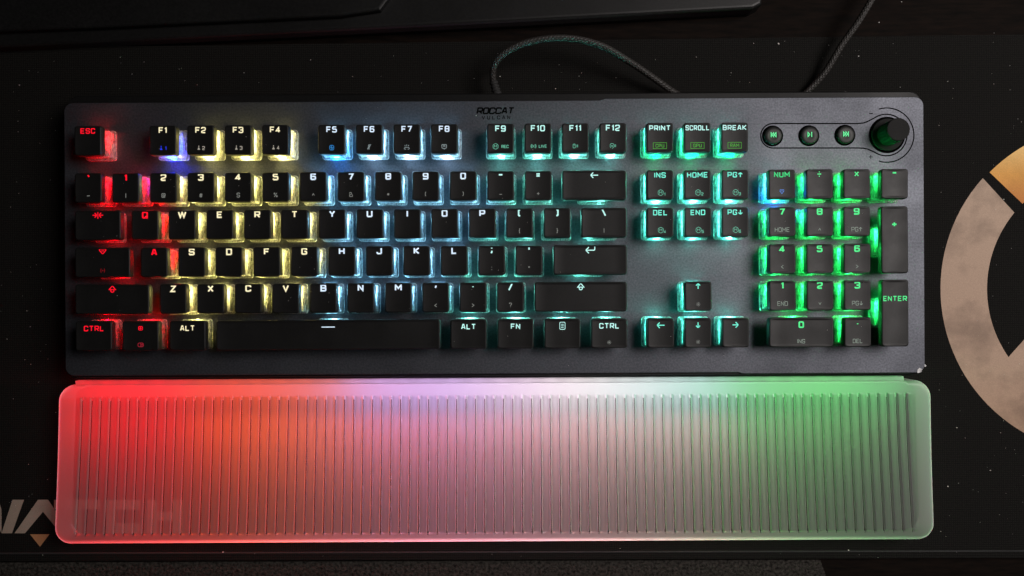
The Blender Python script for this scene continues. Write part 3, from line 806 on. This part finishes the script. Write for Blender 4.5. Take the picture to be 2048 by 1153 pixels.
SPOKEN = {'{LEFT}': 'left arrow', '{RIGHT}': 'right arrow', '{UP}': 'up arrow', '{DOWN}': 'down arrow', '{ENT}': 'bent enter arrow', '{TAB}': 'tab arrows',
          '{CAPS}': 'caps lock shield', '{SHIFT}': 'shift arrow', '{WIN}': 'window icon', '{SPACE}': 'short bar', '{MENU}': 'menu icon', '{DIV}': 'division sign', '{TIMES}': 'multiplication sign'}
PXC = S * (CAMH - ZTOP) / CAMH          # mm per photo pixel at keycap height
for k in K:
    wide = k['w'] >= 1.5 or k['h'] > 1
    cx = XK + PITCH * (k['u'] + k['w'] / 2)
    cy = ROWY[k['row']]
    capdy = -.45 if k['row'] == 'B' else 0
    if k['h'] == 2:
        nxt = {'Q': 'A', 'Z': 'B'}[k['row']]
        cy = (cy + ROWY[nxt]) / 2
    # switch ------------------------------------------------------
    sname = 'wide_key_switch' if wide else 'switch'
    sw = bpy.data.objects.new(sname, HOUS); COL.objects.link(sw); sw.parent = KB
    sw.location = (cx / 1000, cy / 1000, 0)
    st = bpy.data.objects.new('stem', STEM); COL.objects.link(st); st.parent = sw
    up = 6.25
    if k['row'] == 'B' or k['w'] > 1.2: up = 7.0
    led_obj(sw, 0, up - .7, k['n'], BASEP * PW[k['n']] * (1.0 if not k['s'] else .7) * k['pn'])
    if k['s']: led_obj(sw, 0, -6.0, k['s'], BASEP * PW[k['s']] * .75)
    # cap ---------------------------------------------------------
    data, hx, hy, f = cap_mesh(k['w'], k['h'])
    cname = 'space_bar' if k['w'] > 6 else ('wide_keycap' if wide else 'keycap')
    cap = bpy.data.objects.new(cname, data); COL.objects.link(cap); cap.parent = KB
    dz = random.uniform(-.12, .12)
    cap.location = ((cx + random.uniform(-.07, .07)) / 1000, (cy + (capdy if k['h'] == 1 else 0)) / 1000, dz / 1000)
    cap.rotation_euler = (random.uniform(-.003, .003), random.uniform(-.004, .004), random.uniform(-.006, .006))
    m_ = k['main']
    words = SPOKEN.get(m_, m_.replace('{UP}', ' up arrow').replace('{DOWN}', ' down arrow'))
    cap['label'] = 'black keycap marked ' + words + ('' if k['u'] < 18 else ' on the number pad')
    mb = MB()
    h_ = k['mh'] * PXC
    big = k['mh'] >= 12.9 and len(tokens(m_)) == 1 and len(m_) == 1
    icon = m_.startswith('{')
    swd = .78 if big else (.60 if k['mh'] > 12 else .51)
    if icon: swd = {'{MENU}': .30, '{TAB}': .46, '{SHIFT}': .47, '{CAPS}': .47, '{WIN}': .34}.get(m_, .52)
    if m_ == '{SPACE}': swd = .5
    yy = hy - 2.35 - (0 if k['mh'] > 12 else .15)
    if k['row'] == 'B': yy -= 1.2
    if k['h'] == 2: yy = 7.8 if m_ == '+' else 7.4
    if m_ == '{SPACE}': yy = 3.9
    text_mesh(mb, m_, 0 + k['dx'], yy, h_, swd, f, ZTOP + .035, wx=1.22 if big else (1.12 if not icon else 1.0), maxw=2 * hx - 1.9)
    mb.build('legend', glow(k['tc'], 1.15), cap)
    if k['sub']:
        mb = MB()
        yy = -hy + 3.4 if k['row'] != 'B' else -hy + 2.9
        tk = tokens(k['sub'])
        hh = k['sh'] * PXC
        if len(tk) > 1 and len(tk[0]) > 2:
            rest = k['sub'][len(tk[0]) + 2:]
            if tk[0] == 'HEXM' and len(rest) == 1: a = (.3, 2.4, hh * 1.05, hh * .62, -.7)
            elif tk[0] == 'PERSON': a = (-.9, 1.5, hh * 1.25, hh * .9, 0)
            elif tk[0] == 'HEXM': a = (-2.5, 2.3, hh * 1.3, hh * .8, 0)
            else: a = (-2.2, 2.5, hh * 1.0, hh * .8, 0)
            text_mesh(mb, '{' + tk[0] + '}', a[0], yy, a[2], .42 if tk[0] == 'PERSON' else .25, f, ZTOP + .035)
            text_mesh(mb, rest, a[1], yy + a[4], a[3], .29, f, ZTOP + .04, gap=.3)
        else:
            text_mesh(mb, k['sub'], 0, yy, hh, .27 if len(tk[0]) < 3 else .24, f, ZTOP + .035, maxw=2 * hx - 2.8, gap=.45)
        if k['sub'] in ('CPU', 'GPU', 'RAM'):
            vs, fs = ribbon([(-3.4, yy - 1.5), (3.4, yy - 1.5), (3.4, yy + 1.5), (-3.4, yy + 1.5)], .11, True)
            mb.add([(a, b, ZTOP + .05 + f(a, b)) for a, b in vs], fs)
        mb.build('secondary_legend', glow(k['sc'], .8), cap)
    if m_ in ('5',) and k['u'] > 18 or m_ in ('F', 'J'):
        mb = MB(); mb.box(0, -hy + 1.1, ZTOP - .15, 3.0, .35, .5)
        mb.build('homing_bar', M_CAP, cap)

# ------------------------------------------------------------------ media panel, knob, brand print
def arc_px(cx, cy, r, a0, a1, n):
    return [(cx + r * math.cos(D(a0 + (a1 - a0) * i / n)), cy - r * math.sin(D(a0 + (a1 - a0) * i / n))) for i in range(n + 1)]
def line_obj(name, pts_px, hw, z, m, closed=False, parent=KB):
    pts = [L(x, y, z) for x, y in pts_px]
    vs, fs = ribbon(pts, hw, closed)
    mb = MB(); mb.add([(a, b, z) for a, b in vs], [f_[::-1] for f_ in fs])
    return mb.build(name, m, parent)
out = arc_px(1546, 272, 24.5, 90, 270, 20) + [(1716, 296.4), (1728, 297), (1736, 298.8), (1742.5, 301.8)] + arc_px(1772.5, 270.5, 41.5, 236, 484, 50) + [(1742.5, 239.6), (1735.5, 243.4), (1727, 246.4), (1714, 247.6)]
line_obj('panel_outline', out, .33, .03, M_BLACK, True)
line_obj('arc_mark', arc_px(1773.5, 270.7, 54.3, 107, -107, 50), .31, .03, M_BLACK)
line_obj('minus_mark', [(1738.5, 228), (1745.5, 227.6)], .25, .03, M_BLACK)
mb = MB()
px, py = L(1741.5, 314.5)
for a, b in (((px - 1.1, py), (px + 1.1, py)), ((px, py - 1.1), (px, py + 1.1))):
    vs, fs = ribbon([a, b], .17); mb.add([(q[0], q[1], .03 + (.006 if a[0] == b[0] else 0)) for q in vs], fs)
mb.build('plus_mark', M_BLACK, KB)

M_BTN = plastic('media_button_plastic', g(.008), g(.014), rough=.4, scale=1500, spec=.2)
for (x, y, gl) in ((1545, 272.5, '{PREV}'), (1617.5, 272, '{PLAY}'), (1689.5, 271, '{NEXT}')):
    cx, cy = L(x, y)
    ring = MB()
    ring.loops([circle(0, 0, 5.5, 36, .02), circle(0, 0, 5.5, 36, .25), circle(0, 0, 5.0, 36, .3), circle(0, 0, 4.8, 36, .05)], cap0=False, cap1=True)
    b = ring.build('media_button', M_BLACK, KB, (cx, cy, 0))
    d_ = MB()
    d_.loops([circle(0, 0, 4.6, 36, .06), circle(0, 0, 4.6, 36, 1.2), circle(0, 0, 4.2, 36, 1.5), circle(0, 0, 2.2, 36, 1.2), circle(0, 0, .8, 36, 1.12)], cap0=False)
    d_.build('button_dome', M_BTN, b, smooth=True)
    t = MB(); text_mesh(t, gl, 0, .3, 3.1, .46, None, 1.56)
    t.build('symbol', glow((120, 255, 170), 1.1), b)
    l = bpy.data.lights.new('led_or_fill_light', 'POINT'); l.energy = .00012; l.color = lin(GRN)[:3]; l.shadow_soft_size = .001
    lo = bpy.data.objects.new('led_or_fill_light', l); COL.objects.link(lo); lo.parent = b; lo.location = (0, .0003, .004)

cx, cy = L(1774, 270.5)
mb = MB()
mb.loops([circle(0, 0, 9.6, 48, .02), circle(0, 0, 9.5, 48, .3), circle(0, 0, 9.1, 48, .3), circle(0, 0, 8.9, 48, .06)], cap0=False, cap1=True)
kn = mb.build('volume_knob', M_BLACK, KB, (cx, cy, 0))
mb = MB(); rings = []
for r, z in ((8.4, .1), (8.3, 1.2), (5.9, 1.6), (5.85, 11.6), (5.6, 11.95), (5.0, 12.0)):
    n = 96
    rings.append([((r + (.12 if (i % 4 < 2 and 1.5 < z < 11.7) else 0)) * math.cos(2 * math.pi * i / n), (r + (.12 if (i % 4 < 2 and 1.5 < z < 11.7) else 0)) * math.sin(2 * math.pi * i / n), z) for i in range(n)])
mb.loops(rings)
mb.build('knob_cap', M_KNOB, kn)

mb = MB()
cx, cy = L(991, 222)
text_mesh(mb, 'ROCCAT', cx, cy, 3.7, .80, None, .03, slant=.22, wx=1.25, gap=.55, maxw=23.0)
mb.build('maker_name', M_BLACK, KB)
mb = MB()
cx, cy = L(992, 235.5)
text_mesh(mb, 'VULCAN', cx, cy, 2.0, .36, None, .03, gap=1.35, wx=1.1)
mb.build('model_name', M_BLACK, KB)

# ------------------------------------------------------------------ wrist rest
WR = empty('wrist_rest', (0, 0, ZP), ROT)
tag(WR, 'frosted translucent ribbed wrist rest glowing red to green in front of the keyboard', 'wrist rest')
ZR = -4.0
yT = L(1000, 765.5, ZR)[1]; yB = L(1000, 1085.5, ZR)[1]
xLT, xRT = L(114.5, 790, ZR)[0], L(1864.5, 790, ZR)[0]
xLB, xRB = L(104.5, 1075, ZR)[0], L(1872.5, 1075, ZR)[0]
rgT, rgB = L(1000, 791, ZR)[1], L(1000, 1066, ZR)[1]
rxL0, rxR0 = L(165, 795, ZR)[0], L(1812, 795, ZR)[0]
rxL1, rxR1 = L(152, 1063, ZR)[0], L(1826, 1063, ZR)[0]
NG = 89
ys = []
e = 2.6; rc = 9.0
d_ = 0.0
for q in (0, .12, .35, .7, 1.1, 1.6, 2.1, 2.6, 3.3, 4.2, 5.4): ys.append(yT - q)
yy = yT - 6.2
while yy > rgT + .2: ys.append(yy); yy -= .6
n_end = 9
for i in range(n_end): ys.append(rgT - i * .28)
y_a = rgT - n_end * .28; y_b = rgB + n_end * .28
for i in range(26): ys.append(y_a + (y_b - y_a) * i / 26)
for i in range(n_end + 1): ys.append(rgB + (n_end - i) * .28)
yy = rgB - .9
while yy > yB + 4.4: ys.append(yy); yy -= .8
for q in (4.2, 3.3, 2.6, 2.1, 1.6, 1.1, .7, .35, .12, 0): ys.append(yB + q)
cols = []
for q in (0, .01, .03, .07, .12, .18, .25, .35, .5, .7, .88): cols.append(('L', q))
offs = (-.5, -.30, -.20, -.14, -.085, -.03, .03, .085, .14, .20, .30)
for gi in range(NG):
    for o_ in offs: cols.append(('G', (gi, o_)))
cols.append(('G', (NG - 1, .5)))
for q in (.88, .7, .5, .35, .25, .18, .12, .07, .03, .01, 0): cols.append(('R', q))
HW_G = .15
def gdepth(o_):
    a = abs(o_)
    if a <= .03: return 1.0
    if a <= .085: return .82
    if a <= .14: return -.28
    if a <= .20: return -.20          # soft shoulder beside the groove
    return 0
verts = []
for y in ys:
    t = (yT - y) / (yT - yB)
    xl = xLT + (xLB - xLT) * t; xr = xRT + (xRB - xRT) * t
    tt = (rgT - y) / (rgT - rgB)
    gl = rxL0 + (rxL1 - rxL0) * tt; gr = rxR0 + (rxR1 - rxR0) * tt
    dy = min(yT - y, y - yB)
    ci = rc - math.sqrt(max(0, rc * rc - (rc - dy) ** 2)) if dy < rc else 0
    xl += ci; xr -= ci
    p = (gr - gl) / (NG - 1)
    gL, gR = gl - .5 * p, gr + .5 * p
    # depth of the grooves fades at their round ends
    din = min(rgT - y, y - rgB)
    ge = max(0.0, min(1.0, din / 1.3)); ge = math.sqrt(1 - (1 - ge) ** 2) if ge > 0 else 0
    for kind, q in cols:
        gd = 0
        if kind == 'L': x = xl + (gL - xl) * q
        elif kind == 'R': x = xr + (gR - xr) * q
        else:
            gi, o_ = q; x = gl + gi * p + o_ * p; gd = gdepth(o_) * ge
            if 0 < rgT - y < 1.9 and abs(o_) <= .15: gd = ge * (1.0 if abs(o_) < .09 else .75)
            if .05 < o_ < .31 and ge > 0: gd = min(gd, (-.60 if .1 < o_ < .25 else -.30) * ge)
        dx = min(x - xl, xr - x)
        if dy < rc and dx < rc:
            # distance to rounded corner
            ax = rc - (dx + ci); ay = rc - dy
            dd = rc - math.hypot(max(0, ax), max(0, ay))
        else: dd = min(dx, dy)
        dd = max(0.0, min(dd, dy))
        z = ZR
        ee = .9 if (yT - y < 3 and dx > rc) else e
        if dd < ee: z -= ee * (1 - math.sqrt(max(0, 1 - (1 - dd / ee) ** 2)))
        # long gentle saddle
        z -= .6 * math.sin(math.pi * max(0, min(1, t)))
        z -= .75 * gd
        verts.append((x, y, z))
W_ = len(cols); H_ = len(ys)
faces = [(r * W_ + c_, (r + 1) * W_ + c_, (r + 1) * W_ + c_ + 1, r * W_ + c_ + 1) for r in range(H_ - 1) for c_ in range(W_ - 1)]
# skirt down to the mat
border = [c_ for c_ in range(W_)] + [r * W_ + W_ - 1 for r in range(1, H_)] + [(H_ - 1) * W_ + c_ for c_ in range(W_ - 2, -1, -1)] + [r * W_ for r in range(H_ - 2, 0, -1)]
nb = len(border); base_i = len(verts)
cxr, cyr = (xLT + xRT) / 2, (yT + yB) / 2
for i in border:
    x, y, z = verts[i]
    verts.append((x, y, ZM + 1.2))
for i in border:
    x, y, z = verts[i]
    verts.append((cxr + (x - cxr) * .9975, cyr + (y - cyr) * .988, ZM + .05))
for i in range(nb):
    j = (i + 1) % nb
    faces.append((border[i], border[j], base_i + j, base_i + i))
    faces.append((base_i + i, base_i + j, base_i + nb + j, base_i + nb + i))
mb = MB(); mb.add(verts, faces)
pad = mb.build('ribbed_pad', [M_FROST, M_GROOVE], WR, smooth=True)
gcols = {c_ for c_ in range(W_ - 1) if cols[c_][0] == 'G' and cols[c_ + 1][0] == 'G' and -.14 < cols[c_][1][1] < .0 }
mi = [1 if (k_ < (H_ - 1) * (W_ - 1) and (k_ % (W_ - 1)) in gcols and rgB <= ys[k_ // (W_ - 1)] <= rgT - 1.9) else 0 for k_ in range(len(pad.data.polygons))]
pad.data.polygons.foreach_set('material_index', mi)
# mounting lip toward the keyboard
mb = MB()
xa, xb = L(150, 757, ZR)[0], L(1808, 757, ZR)[0]
mb.rrect((xa + xb) / 2, yT + .9, [((xb - xa) / 2, 1.3, ZR - 9), ((xb - xa) / 2, 1.3, ZR - .5), ((xb - xa) / 2 - .3, 1.0, ZR - .15)], .3, 2, cap0=False)
mb.build('mounting_lip', M_FROST, WR)

# unseen stand-in lamps inside the rest for light the keyboard's front strip sends in
def rest_fill_lamp(x, y, z, rgb, power, mode='Linear', r=.0018):
    l = bpy.data.lights.new('led_or_fill_light', 'POINT'); l.energy = power; l.color = (1, 1, 1); l.shadow_soft_size = r
    l.use_nodes = True
    nt = l.node_tree
    em = nt.nodes['Emission'] if 'Emission' in nt.nodes else nt.nodes.new('ShaderNodeEmission')
    fo = nt.nodes.new('ShaderNodeLightFalloff'); fo.inputs['Strength'].default_value = 1.0
    em.inputs[0].default_value = lin(rgb)
    nt.links.new(fo.outputs[mode], em.inputs[1])
    o = bpy.data.objects.new('led_or_fill_light', l); COL.objects.link(o); o.parent = WR
    o.location = (x / 1000, y / 1000, z / 1000)
    return o
STOPS = [(140, (255, 0, 12), 1.25), (340, (255, 0, 30), 1.1), (385, (255, 60, 15), .9), (560, (250, 85, 35), .95), (650, (235, 105, 80), .9), (720, (215, 165, 235), 1.0), (900, (210, 175, 240), 1.0),
         (1020, (235, 205, 235), 1.05), (1150, (245, 235, 235), 1.1), (1300, (215, 235, 235), 1.0), (1430, (165, 225, 215), .9), (1490, (90, 215, 115), .85), (1650, (80, 215, 100), .95), (1795, (90, 210, 115), .75)]
def stop(px):
    for i in range(len(STOPS) - 1):
        a, b = STOPS[i], STOPS[i + 1]
        if a[0] <= px <= b[0]:
            t = (px - a[0]) / (b[0] - a[0])
            return tuple(a[1][j] + (b[1][j] - a[1][j]) * t for j in range(3)), a[2] + (b[2] - a[2]) * t
    return STOPS[-1][1], STOPS[-1][2]
nL = 44
for i in range(nL):
    px = 150 + (1790 - 150) * i / (nL - 1)
    rgb, s_ = stop(px)
    x = L(px, 770, ZR)[0]
    rest_fill_lamp(x, yT - 2.6, ZM + 3.0, rgb, .0030 * 112 * s_)

# added spot lamps, no real LEDs: warm fill for the rest's front half
WARM = [(140, (255, 0, 12), .5), (340, (255, 5, 15), .55), (400, (255, 75, 18), .7), (650, (250, 105, 60), .75), (760, (245, 105, 115), .72), (1000, (240, 125, 135), .66),
        (1200, (240, 155, 145), .55), (1420, (230, 180, 160), .5), (1500, (170, 205, 130), .35), (1700, (120, 200, 100), .25), (1795, (150, 190, 120), .15)]
def beam(px, tilt=0.0, mul=1.0):
    global STOPS
    keep = STOPS; STOPS = WARM
    rgb, s_ = stop(px); STOPS = keep
    l = bpy.data.lights.new('fill_beam', 'SPOT'); l.energy = 1.8 * s_ * mul; l.spot_size = D(100); l.spot_blend = 1.0
    l.shadow_soft_size = .0015; l.use_nodes = True
    nt = l.node_tree
    em = nt.nodes['Emission'] if 'Emission' in nt.nodes else nt.nodes.new('ShaderNodeEmission')
    fo = nt.nodes.new('ShaderNodeLightFalloff'); fo.inputs['Strength'].default_value = 1.0
    em.inputs[0].default_value = lin(rgb)
    nt.links.new(fo.outputs['Linear'], em.inputs[1])
    o = bpy.data.objects.new('fill_beam', l); COL.objects.link(o); o.parent = WR
    o.location = (L(px, 770, ZR)[0] / 1000, (yT - 3) / 1000, (ZM + 3.5) / 1000)
    o.rotation_euler = Vector((0, -1, math.tan(D(4.0)))).to_track_quat('-Z', 'Z').to_euler()
for i in range(40):
    beam(150 + (1785 - 150) * i / 39)
for i in range(34):                      # added unseen lamps that brighten the mounting lip
    px = 165 + (1795 - 165) * i / 33
    rgb, s_ = stop(px)
    x = L(px, 757, ZR)[0]
    rest_fill_lamp(x, yT + .9, ZR - 6, rgb, .22 * s_, 'Linear', .0006)

# ------------------------------------------------------------------ cable
def catmull(pts, n=14):
    out = []
    for i in range(len(pts) - 1):
        p0 = Vector(pts[max(0, i - 1)]); p1 = Vector(pts[i]); p2 = Vector(pts[i + 1]); p3 = Vector(pts[min(len(pts) - 1, i + 2)])
        for j in range(n):
            t = j / n
            out.append(.5 * ((2 * p1) + (-p0 + p2) * t + (2 * p0 - 5 * p1 + 4 * p2 - p3) * t * t + (-p0 + 3 * p1 - 3 * p2 + p3) * t ** 3))
    out.append(Vector(pts[-1]))
    return out
def resample(pts, step):
    out = [pts[0]]; acc = 0
    for a, b in zip(pts, pts[1:]):
        d = (b - a).length
        while acc + d >= step:
            t = (step - acc) / d
            a = a + (b - a) * t; out.append(a.copy()); d = (b - a).length; acc = 0
        acc += d
    return out
def tube(pts, rfun, nseg=20):
    mb = MB(); rings = []
    up = Vector((0, 0, 1)); s_ = 0
    for i, p in enumerate(pts):
        t = (pts[min(i + 1, len(pts) - 1)] - pts[max(i - 1, 0)]).normalized()
        side = t.cross(up).normalized(); u2 = side.cross(t).normalized()
        if i: s_ += (p - pts[i - 1]).length
        ring = []
        for j in range(nseg):
            a = 2 * math.pi * j / nseg
            r = rfun(s_, a)
            q = p + side * (r * math.cos(a)) + u2 * (r * math.sin(a))
            ring.append(tuple(q))
        rings.append(ring)
    mb.loops(rings)
    return mb
cp = [(997, 200, -8), (993, 180, -7.5), (986, 158, -6), (990, 130, -3), (1012, 105, -.5), (1060, 84, 1), (1130, 76.5, 1.5), (1200, 91, 0), (1262, 126, -4.5), (1312, 160, -10), (1346, 184, -14.5),
      (1400, 214, -17.2), (1460, 232, -17.6), (1530, 228, -17.6), (1585, 205, -17.5), (1612, 186, -16.6), (1650, 145, -13.5), (1684, 90, -10), (1716, 45, -8), (1746, -5, -8), (1775, -60, -10), (1800, -140, -14)]
pts3 = [Vector((P(x, y, z)[0], P(x, y, z)[1], z)) for x, y, z in cp]
pts3 = resample(catmull(pts3), .3)
M_BRAID = plastic('braided_nylon', (.004, .0035, .003, 1), (.028, .024, .021, 1), rough=.5, scale=1600, bump=.6, dist=.0001)
def braid(s_, a):
    u = s_ * 2 * math.pi / 2.0
    v = max(math.sin(u + 6 * a), math.sin(u - 6 * a))
    return 1.64 + .15 * v
cab = world_obj(tube(pts3, braid, 30).build('cable', M_BRAID, None, smooth=False))
tag(cab, 'black braided cable looping up behind the keyboard and off the top of the picture', 'cable')
sr = [Vector((P(x, y, z)[0], P(x, y, z)[1], z)) for x, y, z in ((997, 204, -8.1), (995, 192, -7.8), (991, 178, -7.2), (986.5, 162, -6.2))]
sr = resample(catmull(sr), .3)
o = tube(sr, lambda s_, a: 2.5 - .05 * s_ + (.25 if (s_ % 1.9) < 1.0 else -.25), 20).build('strain_relief', M_RUBBER, cab)

# ------------------------------------------------------------------ dust
M_DUST = plastic('dust_grain', g(.5), (.85, .8, .72, 1), rough=.9)
mb = MB()
def speck(x, y, z, r):
    n = random.choice((5, 6)); a0 = random.random() * 6.28; st_ = random.uniform(.5, 1)
    ring = []
    for i in range(n):
        rr = r * random.uniform(.55, 1.1); a = a0 + 6.283 * i / n
        ring.append((x + rr * math.cos(a), y + rr * math.sin(a) * st_, z + .02))
    top = [(x + (p[0] - x) * .5, y + (p[1] - y) * .5, z + .02 + r * .5) for p in ring]
    mb.loops([ring, top])
rnd = random.Random(11)
random.seed(11)
for i in range(900):
    px, py = rnd.uniform(0, 2048), rnd.uniform(20, 1130)
    inside_kb = 112 < px < 1872 and 186 < py < 1095
    if inside_kb and rnd.random() < .80: continue
    r = .12 + .14 * rnd.random() + (.25 if rnd.random() < .05 else 0)
    if inside_kb:
        if py < 745 and 135 < px < 1842:
            if 245 < py < 705 and not (1250 < px < 1500 and 485 < py < 555): continue
            if py > 735 or py < 206: continue
            x, y = P(px, py, 0); speck(x, y, 0.0, r * .8)
        continue
    if py < 105 and px < 1560: continue
    if py > 1116 or py < 66: continue
    x, y = P(px, py, ZM); speck(x, y, ZM + .16, r)
for i in range(70):
    kk = random.choice(K)
    hx_, hy_ = (kk['w'] * PITCH - 7) / 2, 6.5
    x = XK + PITCH * (kk['u'] + kk['w'] / 2) + random.uniform(-hx_, hx_); y = ROWY[kk['row']] + random.uniform(-hy_, hy_) * (1 if kk['h'] == 1 else .5)
    x, y = x * CR + y * SR, -x * SR + y * CR
    speck(x, y, ZTOP - .1, random.choice((.10, .13, .16, .2)))
# a few larger flecks seen on the mat behind the keyboard
for px, py, r in ((1557, 88, .75), (1507, 87, .4), (1758, 45, .45), (1111, 178, .4), (1392, 31, .3), (1800, 175, .35), (446, 1105, .6), (1697, 1101, .45), (2001, 866, .3), (1462, 146, .3), (275, 52, .3), (1803, 4, .45)):
    if py < 66: zz = -24
    else: zz = ZM + .16
    x, y = P(px, py, zz); speck(x, y, zz, r)
dust = world_obj(mb.build('dust', M_DUST))
tag(dust, kind='stuff')
